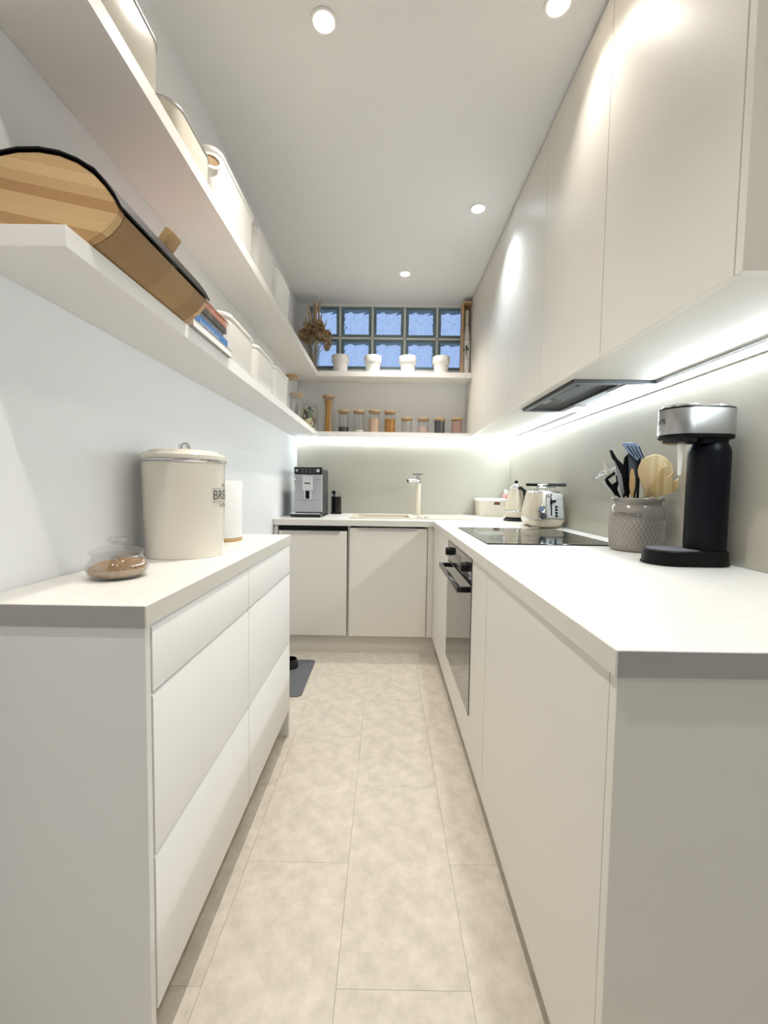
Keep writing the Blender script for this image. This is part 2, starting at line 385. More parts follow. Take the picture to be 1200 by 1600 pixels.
# oven
OY0, OY1, OZ0, OZ1 = 1.5668, 2.1737, .2675, .8561
t = thing('oven', 'black built-in oven with bar handle and two knobs', 'oven', (.6, (OY0+OY1)/2, .137))
bx(DX+.021, .86, OY0+.012, OY1-.012, .1375, .85).obj('body', 'dark_grey', t, world=True)
bx(DX-.003, DX+.0195, OY0, OY1, .765, OZ1, bev=.0015).obj('control_panel', 'oven_glass', t, world=True)
d = bx(DX-.003, DX+.0195, OY0, OY1, OZ0, .757, bev=.0015).obj('door', 'oven_glass', t, world=True)
hb = B(); hb.box(DX-.050, DX-.034, OY0+.03, OY1-.03, .726, .746); hb.bevel(.002).obj('handle_bar', 'black_gloss', d)
for y in (OY0+.03, OY1-.052): bx(DX-.034, DX-.003, y, y+.022, .726, .746, bev=.002).obj('handle_bracket', 'black', d)
for o in d.children: o.location = -Vector(t.location)
for y in (OY0+.095, OY1-.095):
    k = B(); k.lathe([(.021, 0), (.021, .003), (.0195, .005), (.0185, .022), (.017, .024), (0, .024)], 28)
    k.xf(Matrix.Translation((DX-.003, y, .812)) @ Matrix.Rotation(R(-90), 4, 'Y')).obj('knob', 'black', t, world=True)
bx(DX-.0036, DX-.0028, 1.80, 1.94, .80, .83).obj('display', 'black_glass', t, world=True)

# ================================================================== back base run
t = thing('dishwasher', 'cream-fronted dishwasher with its door tipped slightly open', 'dishwasher', (-.48, 3.1, 0))
bx(-.708, -.256, 2.862, 3.42, .125, .8595).obj('body', 'black_matte', t, world=True)
dz = .826-.123
d = bx(-.2245, .2195, 0, .019, 0, dz, bev=.001).obj('door', 'cabinet', t)
d.location = (.0085, 2.838-3.1, .123); d.rotation_euler = (R(2.6), 0, 0)
B().prism([(-.014, dz-.006), (-.012, dz-.006), (-.012, dz+.0012), (.018, dz+.0012), (.018, dz+.0028), (-.014, dz+.0028)], 'x', -.20, .175).obj('handle', 'alu', d)
bx(-.735, -.710, 2.838, 2.86, .12, .858, bev=.001).obj('side_strip', 'cabinet', t, world=True)
t = thing('sink_cabinet', 'cream cabinet door with slim top-edge pull below the sink', 'cabinet', (.02, 3.1, 0))
sb = B()
sb.box(-.250, -.234, 2.862, 3.42, .12, .8605).box(.272, .288, 2.862, 3.42, .12, .8605).box(-.234, .272, 2.862, 3.42, .12, .136).box(-.234, .272, 3.405, 3.42, .136, .70)
sb.obj('body', 'carcass', t, world=True, smooth=False)
d = bx(-.237, .277, 2.8375, 2.857, .121, .848, bev=.001).obj('door', 'cabinet', t, world=True)
B().prism([(2.824, .842), (2.826, .842), (2.826, .8492), (2.857, .8492), (2.857, .8508), (2.824, .8508)], 'x', -.175, .21).obj('handle', 'alu', d, world=False).location = -Vector(t.location)
tag(bx(.2815, DX-.001, 2.8385, 2.86, .12, .858, bev=.001).obj('filler_panel', 'cabinet'), 'narrow cream filler strip in the inside corner of the units', 'filler panel')
tag(bx(XL+.002, DX+.046, 2.8735, 2.889, 0, .1185).obj('plinth', 'plinth'), 'cream toe-kick board under sink and dishwasher', 'plinth')

# ================================================================== upper cupboards
UX, UZ, UY = .6495, 1.523, (.8405, 1.352, 1.862, 2.371, 2.86, 3.39)
labs = ['tall cream handleless wall cupboard nearest the viewer with exposed end panel', 'second cream wall cupboard from the viewer, over the coffee pod machine side of the hood',
        'third cream wall cupboard from the viewer, right above the extractor', 'fourth cream wall cupboard from the viewer, beside the cold ceiling spot', 'last narrow-looking cream wall cupboard against the end shelves']
for i in range(5):
    y0, y1 = UY[i], UY[i+1]
    t = thing('wall_cupboard', labs[i], 'cupboard', (.84, (y0+y1)/2, UZ), group='handleless wall cupboards')
    yb = y1 if i < 4 else YB-.007
    c = B()
    if i == 2 or i == 1:     # hood passes through the floor of these two
        c.box(UX+.0205, XR-.007, y0+.0005, yb-.0005, UZ+.09, 2.575)
        c.box(UX+.0205, .694, y0+.0005, yb-.0005, UZ+.006, UZ+.09).box(1.010, XR-.007, y0+.0005, yb-.0005, UZ+.006, UZ+.09)
        if i == 1: c.box(.694, 1.010, y0+.0005, 1.640, UZ+.006, UZ+.09)
        else: c.box(.694, 1.010, 2.262, yb-.0005, UZ+.006, UZ+.09)
    else: c.box(UX+.0205, XR-.007, y0+.0005, yb-.0005, UZ+.006, 2.575)
    c.obj('body', 'carcass', t, world=True, smooth=False)
    bx(UX, UX+.019, y0+.0012, y1-.0012, UZ, 2.588, bev=.0012).obj('door', 'cabinet', t, world=True)
    if i == 0: bx(UX+.001, XR-.007, .8215, .8400, UZ, 2.59, bev=.001).obj('end_panel', 'cabinet', t, world=True)
    if i == 4: bx(UX, UX+.019, y1, YB-.007, UZ, 2.588).obj('return_panel', 'cabinet', t, world=True)

# extractor hood
t = thing('extractor_hood', 'dark built-in extractor hood under the wall cupboards', 'hood', (.85, 1.951, 1.52))
HX0, HX1, HY0, HY1 = .699, 1.005, 1.645, 2.256
f = B(); zf0, zf1 = 1.516, 1.5285
f.box(HX0, .722, HY0, HY1, zf0, zf1).box(.88, HX1, HY0, HY1, zf0+.001, zf1).box(.722, .88, HY0, HY0+.022, zf0, zf1).box(.722, .88, HY1-.022, HY1, zf0, zf1)
f.obj('frame', 'hood_frame', t, world=True, smooth=False)
fi = bx(.7222, .8798, HY0+.0222, HY1-.0222, 1.523, 1.5275).obj('filter', 'filter', t, world=True)
bx(.728, .748, 1.98, 2.07, 1.520, 1.523).obj('latch', 'mid_grey', fi).location = -Vector(t.location)
bx(.725, .742, 1.70, 1.93, 1.5165, 1.5225, bev=.001).obj('switch_bar', 'dark_grey', t, world=True)
bx(.90, .99, 1.66, 1.80, 1.5155, 1.517).obj('light_lens', 'lens_glass', t, world=True)
bx(.90, .99, 2.10, 2.24, 1.5155, 1.517).obj('light_lens', 'lens_glass', t, world=True)
bx(.705, .995, HY0+.006, HY1-.006, 1.529, 1.60).obj('housing', 'dark_grey', t, world=True)

# LED strips
def led(name_label, a, b, axis):
    t = thing('led_strip', name_label, 'light strip', tuple((Vector(a)+Vector(b))/2))
    if axis == 'y':
        ch = B(); ch.box(XR-.0272, XR-.0065, a[1], b[1], 1.5222, 1.5288).box(XR-.0105, XR-.0065, a[1], b[1], 1.4985, 1.5220).box(XR-.0272, XR-.0262, a[1], b[1], 1.5150, 1.5220)
        ch.obj('channel', 'alu', t, world=True, smooth=False)
        B().prism([(XR-.0107, 1.522), (XR-.0260, 1.522), (XR-.0260, 1.5165), (XR-.0107, 1.5000)], 'y', a[1], b[1]).obj('diffuser', 'led', t, world=True, smooth=False)
    else:
        ch = B(); ch.box(a[0], b[0], YB-.0175, YB-.0065, 1.5045, 1.5094).box(a[0], b[0], YB-.0105, YB-.0065, 1.4925, 1.5045)
        ch.obj('channel', 'alu', t, world=True, smooth=False)
        dd = B()
        n = int((b[0]-a[0])/.0176)
        for i in range(n):
            x = a[0] + (b[0]-a[0])*(i+.5)/n
            dd.box(x-.0052, x+.0052, YB-.0175, YB-.0107, 1.4955, 1.5043)
        dd.obj('diodes', 'led', t, world=True, smooth=False, kind='stuff')
led('bright white LED strip along the right wall under the wall cupboards', (XR-.012, .842, 1.512), (XR-.012, YB-.02, 1.512), 'y')
led('bright dotted LED strip under the jar shelf on the end wall', (XL+.002, YB-.012, 1.502), (XR-.02, YB-.012, 1.502), 'x')

# ================================================================== shelves
S1, S1T, S2, S2T, SXF, SYF, SYN = 1.5098, 1.546, 1.9702, 2.0095, -.5421, 3.3851, .7454
for z0, z1, lab in ((S1, S1T, 'lower white corner shelf carrying the jars and books'), (S2, S2T, 'upper white corner shelf in front of the glass blocks')):
    t = thing('corner_shelf', lab, 'shelf', (-.6, 2.4, z0))
    b = B(); yb_ = YB-.0005
    bx(XL+.0005, SXF, SYN, SYF-.0003, z0, z1, bev=.001).obj('board', 'shelf', t, world=True)
    bx(XL+.0005, UX-.0008, SYF, yb_, z0, z1, bev=.001).obj('board', 'shelf', t, world=True)

# ------------------------------------------------------------------ pixel helper: point on the view ray of a pixel at a given depth y
def px(u, v, y):
    d = cam.matrix_world.to_3x3() @ Vector(((u-600)/FPX, -(v-800)/FPX, -1))
    return Vector((0, 0, EYE)) + d*(y/d.y)

# ================================================================== sink and tap
t = thing('sink', 'beige inset sink with bowl on the left and drainer', 'sink', (.18, 3.21, RZ-.19))
x0, x1, y0, y1 = SX0-.012, SX1+.012, SY0-.012, SY1+.012; bx0, bx1, by0, by1 = -.205, .17, 3.0, 3.36
r_ = B()
for a in ((x0, bx0, y0, y1), (bx0, bx1, y0, by0), (bx0, bx1, by1, y1), (bx1, .215, y0, y1)): r_.box(*a, RZ+.0005, RZ+.0075)
r_.box(.215, x1, y0, y0+.02, RZ+.0005, RZ+.0075).box(.215, x1, y1-.02, y1, RZ+.0005, RZ+.0075).box(x1-.02, x1, y0+.02, y1-.02, RZ+.0005, RZ+.0075).box(.215, x1-.02, y0+.02, y1-.02, RZ-.006, RZ+.003)
r_.obj('rim', 'sink_beige', t, world=True, smooth=False)
B().loft([(RZ+.0005, (bx0+bx1)/2, (by0+by1)/2, bx1-bx0, by1-by0, .03), (RZ-.16, (bx0+bx1)/2, (by0+by1)/2, bx1-bx0-.03, by1-by0-.03, .04), (RZ-.165, (bx0+bx1)/2, (by0+by1)/2, bx1-bx0-.03, by1-by0-.03, .04),
          (RZ-.165, (bx0+bx1)/2, (by0+by1)/2, bx1-bx0-.02, by1-by0-.02, .04), (RZ+.0003, (bx0+bx1)/2, (by0+by1)/2, bx1-bx0+.006, by1-by0+.006, .03)], close=True, cap0=False).obj('bowl', 'sink_beige', t, world=True)
bx(bx0+.01, bx1-.01, by0+.01, by1-.01, RZ-.172, RZ-.1655).obj('bowl_floor', 'sink_beige', t, world=True)
dr = B()
for i in range(8): dr.box(.25+i*.04, .262+i*.04, y0+.05, y1-.06, RZ+.003, RZ+.0055)
dr.bevel(.001).obj('drainer_ribs', 'sink_beige', t, world=True)
for x in (.235, .285): B().lathe([(.018, 0), (.018, .012), (.015, .015), (0, .015)], 20, x, y0+.055).move(0, 0, RZ+.003).obj('waste_knob', 'chrome', t, world=True)
t = thing('tap', 'beige column tap with chrome spout and lever at the sink', 'tap', (.252, 3.425, RZ+.0078))
B().lathe([(.027, 0), (.027, .006), (.0235, .008), (.0235, .262), (.022, .265), (.022, .285), (0, .285)], 28).obj('column', 'sink_beige', t)
sp = B(); sp.tube([(0, -.01, .262), (-.035, -.035, .264), (-.085, -.08, .262)], [.017, .016, .014], 14); sp.obj('spout', 'chrome', t)
B().lathe([(.0245, .245), (.0245, .283), (.02, .287), (0, .287)], 24).obj('collar', 'chrome', t)
lv = B(); lv.lathe([(.012, .287), (.012, .312), (0, .312)], 16); lv.box(-.045, .035, -.012, .012, .312, .322); lv.obj('lever', 'chrome', t)

# ================================================================== hob
t = thing('induction_hob', 'black glass induction hob flush on the right worktop', 'hob', (.655, 2.012, RZ))
bx(-.2595, .2595, -.346, .346, .0003, .0050, bev=.0015).obj('glass_top', 'black_glass', t)
for cx_, cy_, rr in ((-.12, -.17, .09), (.12, -.17, .075), (-.12, .16, .075), (.12, .16, .105)):
    B().lathe([(rr-.0015, .0051), (rr, .0051), (rr, .0053), (rr-.0015, .0053)], 40, cx_, cy_, cap0=False, cap1=False, close=True).obj('cooking_zone', 'dark_grey', t)

# ================================================================== bean-to-cup coffee machine and carafe
t = thing('coffee_machine', 'silver bean-to-cup coffee machine with black control panel', 'coffee machine', (-.553, 3.235, RZ))
bx(-.098, .098, -.150, .165, .012, .348, bev=.012).obj('body', 'dark_grey', t)
f = B(); f.loft([(.035, 0, -.158, .200, .03, .006), (.30, 0, -.158, .196, .03, .006)]); f.obj('front_panel', 'silver_shaded', t)
bx(-.1, .1, -.1735, -.172, .118, .1195).obj('seam', 'dark_grey', t)
c = bx(-.098, .098, -.176, -.140, .303, .352, bev=.003).obj('control_panel', 'black_gloss', t)
B().lathe([(.0125, 0), (.0125, .012), (.011, .014), (0, .014)], 20).xf(Matrix.Translation((.072, -.176, .328)) @ Matrix.Rotation(R(90), 4, 'X')).obj('knob', 'chrome', c)
B().lathe([(.008, 0), (.008, .008), (0, .008)], 16).xf(Matrix.Translation((-.078, -.176, .328)) @ Matrix.Rotation(R(90), 4, 'X')).obj('steam_dial', 'alu', c)
ic = B()
for i in range(4):
    for j in range(2): ic.box(-.043+i*.027, -.034+i*.027, -.1768, -.1758, .315+j*.016, .322+j*.016)
ic.obj('icons', 'mid_grey', c, smooth=False)
bx(-.1, .1, -.1745, -.150, .3535, .357, bev=.001).obj('top_edge', 'chrome', t)
s_ = bx(-.036, .036, -.200, -.172, .190, .288, bev=.004).obj('spout_cover', 'silver', t)
bx(-.020, .020, -.2008, -.199, .234, .243).obj('badge', 'dark_grey', s_)
sp = bx(-.026, .026, -.192, -.172, .125, .190, bev=.003).obj('spout', 'silver', t)
bx(-.014, .014, -.1935, -.190, .13, .186).obj('spout_recess', 'black', sp)
bx(.045, .092, -.1738, -.1725, .262, .266).obj('model_mark', 'mid_grey', t)
w_ = B(); w_.tube([(-.088, -.165, .282), (-.090, -.200, .285), (-.089, -.205, .26), (-.084, -.203, .185)], [.007, .008, .007, .005], 10); w_.obj('steam_wand', 'chrome', t)
tr = bx(-.112, .100, -.235, -.150, .004, .022, bev=.003).obj('drip_tray', 'black_gloss', t)
bx(-.112, .098, -.236, -.156, .0225, .031, bev=.002).obj('tray_trim', 'chrome', tr)
bx(-.1, .1, -.149, .16, 0, .0115).obj('base', 'black', t)
sv = B()
for z in (.225, .255): sv.box(.0975, .0992, -.045, -.015, z, z+.014)
sv.obj('side_vents', 'black', t, smooth=False)
t = thing('milk_carafe', 'black milk carafe with clear lid right of the coffee machine', 'carafe', (-.398, 3.46, RZ))
B().lathe([(.046, 0), (.047, .012), (.041, .016), (.041, .14), (.0, .14)], 28).obj('jug', 'black_gloss', t)
B().lathe([(.040, .1405), (.040, .158), (0, .158)], 24).obj('chrome_band', 'chrome', t)
li = B().lathe([(.038, .1585), (.038, .19), (0, .19)], 24).obj('lid', 'clear_glass', t)
bx(-.034, -.006, -.02, .02, .1587, .185, bev=.003).obj('lid_lever', 'black', t)

# ================================================================== kettle, toaster, box in the corner
t = thing('kettle', 'beige retro cone kettle with black handle beside the toaster', 'kettle', (.897, 2.985, RZ), rz=R(-62))
B().lathe([(.080, 0), (.080, .008), (.066, .022), (.064, .024), (0, .024)], 32).obj('power_base', 'black', t)
B().lathe([(.066, .025), (.074, .034), (.077, .05), (.0755, .062)], 36, cap1=True).obj('lower_body', 'toaster_body', t)
B().lathe([(.0765, .062), (.0785, .065), (.0785, .070), (.0765, .073)], 36).obj('chrome_band', 'chrome', t)
B().lathe([(.0755, .073), (.073, .10), (.064, .14), (.054, .175), (.045, .212), (.042, .222), (0, .222)], 36).obj('body', 'toaster_body', t)
l_ = B().lathe([(.043, .2225), (.044, .227), (.030, .240), (.014, .250), (.010, .256), (0, .256)], 32).obj('lid', 'chrome', t)
B().ball((0, 0, .266), .0125, 14, 10).obj('knob', 'black', l_)
B().prism([(-.036, .190), (-.072, .220), (-.075, .228), (-.040, .226)], 'y', -.014, .014).bevel(.003).obj('spout', 'chrome', t)
h_ = B(); h_.tube([(.035, -.01, .226), (.062, -.012, .226), (.090, -.012, .205), (.100, -.012, .16), (.094, -.012, .11), (.080, -.01, .082)], [.010, .011, .013, .014, .013, .009], 12); h_.obj('handle', 'black', t)
B().prism([(.028, .218), (.060, .230), (.064, .236), (.026, .236)], 'y', -.022, .002).obj('handle_clip', 'chrome', t)
bx(-.003, .003, -.0635, -.0615, .125, .15).obj('water_gauge', 'lens_glass', t)

t = thing('toaster', 'beige two-slot retro toaster with silver control end behind the hob', 'toaster', (.912, 2.515, RZ), rz=R(-3))
for x in (-.065, .065):
    for y in (-.095, .095): B().lathe([(.016, 0), (.018, .004), (.018, .0058), (0, .0058)], 14, x, y).obj('foot', 'cream_tin', t)
B().loft([(.006, 0, 0, .150, .220, .055), (.012, 0, 0, .165, .235, .06), (.018, 0, 0, .185, .252, .065), (.04, 0, 0, .206, .270, .07), (.052, 0, 0, .207, .271, .07)]).obj('base', 'toaster_body', t)
B().loft([(.0522, 0, 0, .209, .273, .07), (.058, 0, 0, .209, .273, .07)]).obj('chrome_band', 'chrome', t)
B().loft([(.0582, 0, 0, .204, .267, .068), (.10, 0, 0, .198, .260, .065), (.15, 0, 0, .178, .240, .058), (.185, 0, 0, .166, .226, .052), (.198, 0, 0, .158, .219, .048)]).obj('body', 'toaster_body', t)
tp = B().loft([(.1982, 0, 0, .156, .217, .046), (.206, 0, 0, .148, .207, .042), (.209, 0, 0, .138, .197, .04)]).obj('top_plate', 'chrome', t)
for x in (-.032, .032): bx(x-.014, x+.014, -.08, .08, .2092, .2098).obj('slot', 'black', tp)
PM = Matrix.Translation((0, -.1245, .127)) @ Matrix.Rotation(R(-10.5), 4, 'X')
pn = bx(-.018, .073, -.0065, .012, -.068, .067, bev=.004).xf(PM).obj('control_panel', 'toaster_panel', t)
bx(.004, .011, -.008, -.006, -.055, .045).xf(PM).obj('lever_slot', 'black', pn)
bx(.001, .030, -.026, -.0085, .018, .030, bev=.003).xf(PM).obj('lever', 'black', pn)
B().lathe([(.013, 0), (.013, .004), (.010, .006), (0, .006)], 20).xf(PM @ Matrix.Translation((0, -.0065, .058)) @ Matrix.Rotation(R(90), 4, 'X')).obj('lever_cap', 'chrome', pn)
for i in range(4):
    bt = B().lathe([(.0065, 0), (.0065, .006), (0, .006)], 14).xf(PM @ Matrix.Translation((.034, -.0065, -.006-.017*i)) @ Matrix.Rotation(R(90), 4, 'X')).obj('button', 'black', pn)
    bx(.044, .062, -.0072, -.006, -.008-.017*i, -.0055-.017*i).xf(PM).obj('button_mark', 'mid_grey', pn)
bx(.03, .064, -.0072, -.006, .035, .0385).xf(PM).obj('maker_mark', 'mid_grey', pn)
bdg = B().lathe([(.021, 0), (.021, .004), (.018, .006), (.015, .0055), (0, .0055)], 24).xf(PM @ Matrix.Translation((-.044, -.004, -.02)) @ Matrix.Rotation(R(90), 4, 'X')).obj('badge', 'chrome', t)
B().lathe([(.014, .0056), (.014, .0064), (0, .0064)], 20).xf(PM @ Matrix.Translation((-.044, -.004, -.02)) @ Matrix.Rotation(R(90), 4, 'X')).obj('badge_centre', 'blue_grey', bdg)
B().lathe([(.017, 0), (.016, .014), (.013, .017), (0, .017)], 20).xf(PM @ Matrix.Translation((-.04, -.006, -.058)) @ Matrix.Rotation(R(90), 4, 'X')).obj('browning_knob', 'dark_grey', t)
t = thing('bun_rack', 'chrome wire bun rack with dark handles on top of the toaster', 'rack', (.912, 2.515, RZ+.2102), rz=R(-3))
wr = B()
for y in (-.07, 0, .07): wr.tube([(-.05, y, .0025), (-.05, y, .02), (.05, y, .02), (.05, y, .0025)], .0022, 6)
wr.tube([(-.05, -.085, .02), (-.05, .085, .02)], .0022, 6); wr.tube([(.05, -.085, .02), (.05, .085, .02)], .0022, 6); wr.tube([(0, -.085, .02), (0, .085, .02)], .0022, 6)
wr.obj('wires', 'chrome', t)
bx(-.10, -.015, -.02, .0, .026, .042, bev=.003).obj('handle', 'black', t)
bx(.0, .098, -.095, -.075, .024, .043, bev=.003).obj('handle', 'dark_grey', t)
bx(-.045, .03, -.045, -.030, .0225, .036, bev=.003).obj('clip', 'chrome', t)

t = thing('storage_box', 'off-white plastic storage box with lid in the far corner', 'box', (.838, 3.475, RZ))
b = B().loft([(0, 0, 0, .19, .19, .03), (.004, 0, 0, .196, .196, .03), (.122, 0, 0, .214, .214, .032), (.122, 0, 0, .208, .208, .03), (.008, 0, 0, .19, .19, .028)]).obj('tub', 'ivory', t)
B().loft([(.1225, 0, 0, .224, .222, .036), (.135, 0, 0, .226, .224, .036), (.143, 0, 0, .214, .212, .03)]).obj('lid', 'white_plastic', t)
B().loft([(-.011, 0, 0, .052, .004, .0019), (.011, 0, 0, .040, .004, .0019)]).move(.03, -.1055, .105).obj('handle_hole', 'copper_dark', t)
t = thing('paper_packet', 'pink and white packet standing upright behind the kettle', 'packet', (.985, 3.515, RZ))
bx(-.03, .03, -.045, .045, 0, .175, bev=.003).obj('box', 'pink', t)
bx(-.022, .022, -.0465, -.0452, .115, .16).obj('front_label', 'coral', t)
bx(-.018, .026, -.03, .04, .1755, .215, bev=.004).obj('top_flap', 'white_plastic', t)

# ================================================================== utensil pot and utensils
PX_, PY_ = .915, 1.575
t = thing('utensil_pot', 'grey glazed stoneware utensil pot lettered UTENSILS', 'pot', (PX_, PY_, RZ))
B().lathe([(.078, 0), (.084, .004), (.087, .03), (.0885, .08), (.0885, .125), (.087, .145), (.081, .158), (.076, .165), (.076, .176), (.084, .184), (.086, .188), (.084, .191), (.074, .190), (.072, .17), (.080, .15), (.082, .02), (.0, .010)], 48).obj('body', 'pot_grey', t)
rel = B()
n, rows = 40, 7
for i in range(n):
    for j in range(rows):
        a = 2*PI*(i+(.5 if j % 2 else 0))/n; z = .016+j*.0145
        for s, dz_ in ((1, 0), (-1, .007)):
            q = B().box(-.0007, .0011, -.0062, .0062, -.0014, .0014).xf(Matrix.Rotation(a+dz_*6, 4, 'Z') @ Matrix.Translation((.0862+.0024*min(1, z/.07), 0, z+dz_)) @ Matrix.Rotation(R(45*s), 4, 'X'))
            me = bpy.data.meshes.new('x'); q.bm.to_mesh(me); q.bm.free(); rel.bm.from_mesh(me); bpy.data.meshes.remove(me)
rel.obj('key_pattern', 'pot_relief', t, smooth=False)
aim = math.atan2(-PY_, -PX_)
wrap_text('UTENSILS', .0225, .0885, .124, aim-R(20)).obj('lettering', 'letter_grey', t, smooth=False)
POT_Z = RZ+.0115
def uten(name, label, y, outline, m, root, foot, thick=.005, hm=None, hr=.005, extra=None):
    """flat utensil head traced as an outline at depth y, handle running down into the pot"""
    ft = Vector((PX_+foot[0], PY_+foot[1], POT_Z+.004))
    t = thing(name, label, 'utensil', tuple(ft), group='utensils in the grey pot')
    pts = [px(u, v, y) for u, v in outline]
    b = B(); b.rings([[p for p in pts], [p+Vector((0, thick, 0)) for p in pts]]); b.bevel(min(.0015, thick*.3), 1).obj('head', m, t, world=True)
    a = px(root[0], root[1], y+thick/2)
    nk = Vector((a.x-PX_, a.y-PY_)); nk = nk*min(1, .060/max(nk.length, 1e-6))
    B().tube([a, Vector((PX_+nk.x, PY_+nk.y, min(a.z-.004, 1.082))), ft+Vector((0, 0, .003))], [hr, hr*.9, hr*.8], 8).obj('handle', hm or m, t, world=True)
    if extra: extra(t)
    return t
def ell(cu, cv, ru, rv, n=20, rot=0):
    return [(cu+ru*math.cos(2*PI*i/n)*math.cos(rot)-rv*math.sin(2*PI*i/n)*math.sin(rot), cv+ru*math.cos(2*PI*i/n)*math.sin(rot)+rv*math.sin(2*PI*i/n)*math.cos(rot)) for i in range(n)]
def slots(t):
    b = B()
    for i in range(4):
        a, c = px(980+i*6.2, 696+i*.6, 1.567), px(992+i*5.0, 713+i*1.6, 1.567); w_ = Vector((.0035, 0, .0))
        b.rings([[a-w_*.5, a+w_*.5, c+w_*.5, c-w_*.5], [p+Vector((0, .0005, 0)) for p in (a-w_*.5, a+w_*.5, c+w_*.5, c-w_*.5)]])
    b.obj('slots', 'black', t, world=True, smooth=False)
uten('slotted_turner', 'blue-grey slotted turner, highest in the utensil pot', 1.568, [(972, 694), (976, 691), (994, 692), (1000, 697), (1006, 712), (1002, 719), (996, 720), (982, 707)], 'blue_grey', (999, 716), (.02, .02), .004, 'black', .005, slots)
uten('grater_paddle', 'dark ridged paddle behind the wooden spoons in the pot', 1.578, [(982, 702), (990, 706), (1000, 718), (999, 745), (996, 770), (986, 770), (983, 740)], 'tooth', (991, 768), (.012, .03), .004, 'black', .005)
def edge(t):
    pts = [px(u, v, 1.558) for u, v in [(953, 703), (957, 704), (964, 716), (976, 728), (982, 742), (983, 775), (977, 775), (972, 742), (962, 722), (957, 716)]]
    B().rings([pts, [p+Vector((0, .0055, 0)) for p in pts]]).obj('edge', 'black', t, world=True)
uten('silicone_knife', 'grey blade spatula with black rim leaning left in the pot', 1.560, [(957, 707), (961, 713), (968, 722), (973, 745), (977, 774), (972, 775), (968, 762), (963, 735)], 'utensil_grey', (975, 772), (-.02, -.03), .003, 'black', .0045, edge)
uten('black_spatula', 'black wide spatula behind the grey blade in the pot', 1.589, [(976, 715), (983, 708), (986, 722), (984, 750), (985, 772), (978, 772), (973, 735)], 'black', (981, 770), (-.02, .045), .004, 'black', .005)
uten('narrow_wood_spatula', 'slim pointed wooden spatula at the front of the pot', 1.535, [(987, 732), (990, 733), (993, 745), (993, 758), (990, 775), (986, 775), (984, 758), (985, 742)], 'wood', (988, 773), (-.005, -.045), .005, 'wood', .004)
uten('round_wood_spoon', 'large round bamboo spoon facing front in the pot', 1.540, [(1025+27.5*math.cos(R(q)), 737+27*math.sin(R(q))) for q in range(-215, 91, 15)][:0] + [(1006, 776), (1007, 766), (1003, 756)] + [(1025+27.5*math.cos(R(q)), 737+27*math.sin(R(q))) for q in range(150, 391, 15)] + [(1034, 762), (1022, 768), (1019, 776)], 'bamboo', (1012, 774), (.02, -.045), .006, 'bamboo', .008)
uten('wood_salad_hand', 'bamboo salad hand with spread fingers leaning right in the pot', 1.522, [(1019, 775), (1018, 760), (1024, 745), (1034, 732), (1042, 726), (1046, 729), (1042, 738), (1041, 747), (1052, 738), (1055, 741), (1050, 749), (1053, 753), (1067, 742), (1070, 744), (1068, 752), (1062, 761), (1052, 769), (1038, 774)], 'bamboo_dark', (1026, 770), (.03, -.03), .006, 'bamboo_dark', .007)
def zig(t):
    b = B(); pts = [px(946+i*1.5, (747 if i % 2 else 752)-i*1.1, 1.566) for i in range(11)]
    b.tube(pts, .0035, 6); b.obj('teeth', 'black', t, world=True)
uten('black_pasta_server', 'black toothed server low on the left of the pot', 1.568, [(945, 748), (950, 749), (957, 757), (964, 752), (962, 742), (966, 744), (968, 752), (965, 764), (969, 775), (962, 775), (956, 766), (948, 756)], 'black', (965, 772), (-.03, -.02), .005, 'black', .005, zig)
uten('ivory_peeler', 'ivory tip sticking up at the left of the pot', 1.585, [(943, 721), (946, 722), (951, 730), (955, 741), (950, 744), (946, 735)], 'ivory', (952, 742), (-.035, .0), .005, 'ivory', .004)
t = thing('wire_whisk', 'steel coil whisk leaning out at far left of the pot', 'utensil', (PX_-.04, PY_+.03, POT_Z+.004), group='utensils in the grey pot')
cpts = []
for i in range(97):
    f_ = i/96; c0 = px(932+28*f_, 745-14*f_, 1.606); a = 2*PI*8*f_
    cpts.append(c0+Vector((.004*math.cos(a), .008*math.sin(a), .0095*math.cos(a))))
B().tube(cpts, .0011, 5).obj('coil', 'chrome', t, world=True)
a = px(932, 745, 1.606)
B().tube([a, Vector((PX_-.060, PY_+.02, 1.0965)), Vector((PX_-.04, PY_+.03, POT_Z+.006))], .0018, 6).obj('rod', 'steel', t, world=True)

# ================================================================== capsule machine
t = thing('capsule_coffee_machine', 'tall navy capsule coffee machine with brushed steel head, nearest on the right worktop', 'coffee machine', (.90, 1.29, RZ))
def stad(b, x0, x1, hw, secs):
    return b.loft([(z, (x0+x1)/2, 0, (x1-x0)-2*ins, 2*(hw-ins), hw-ins-1e-4) for z, ins in secs], k=12)
stad(B(), -.124, .117, .070, [(0, .004), (.002, 0), (.006, 0), (.0065, .003), (.040, .004), (.043, .007)]).obj('base', 'black', t)
stad(B(), -.112, .03, .056, [(.0432, 0), (.045, .001)]).obj('drip_grid', 'mat_grey', t)
B().lathe([(.053, .0432), (.053, .048), (.054, .06), (.0535, .33), (.050, .345), (.044, .356), (.046, .368), (0, .368)], 40, .055, 0).obj('column', 'navy', t)
hd = B(); stad(hd, -.090, .113, .060, [(.369, .003), (.372, 0), (.380, 0)]); hd.obj('head_underside', 'black', t)
stad(B(), -.091, .114, .061, [(.3802, 0), (.381, 0), (.452, .001), (.4535, .002)]).obj('head_band', 'steel', t)
stad(B(), -.090, .113, .060, [(.4537, .0), (.4575, .0015)]).obj('head_top', 'black', t)
B().lathe([(.050, .4577), (.050, .463), (.046, .467), (0, .469)], 32, -.032, 0).obj('capsule_lid', 'chrome', t)
B().lathe([(.046, .4577), (.046, .462), (.043, .466), (0, .468)], 32, .06, 0).obj('tank_lid', 'chrome', t)
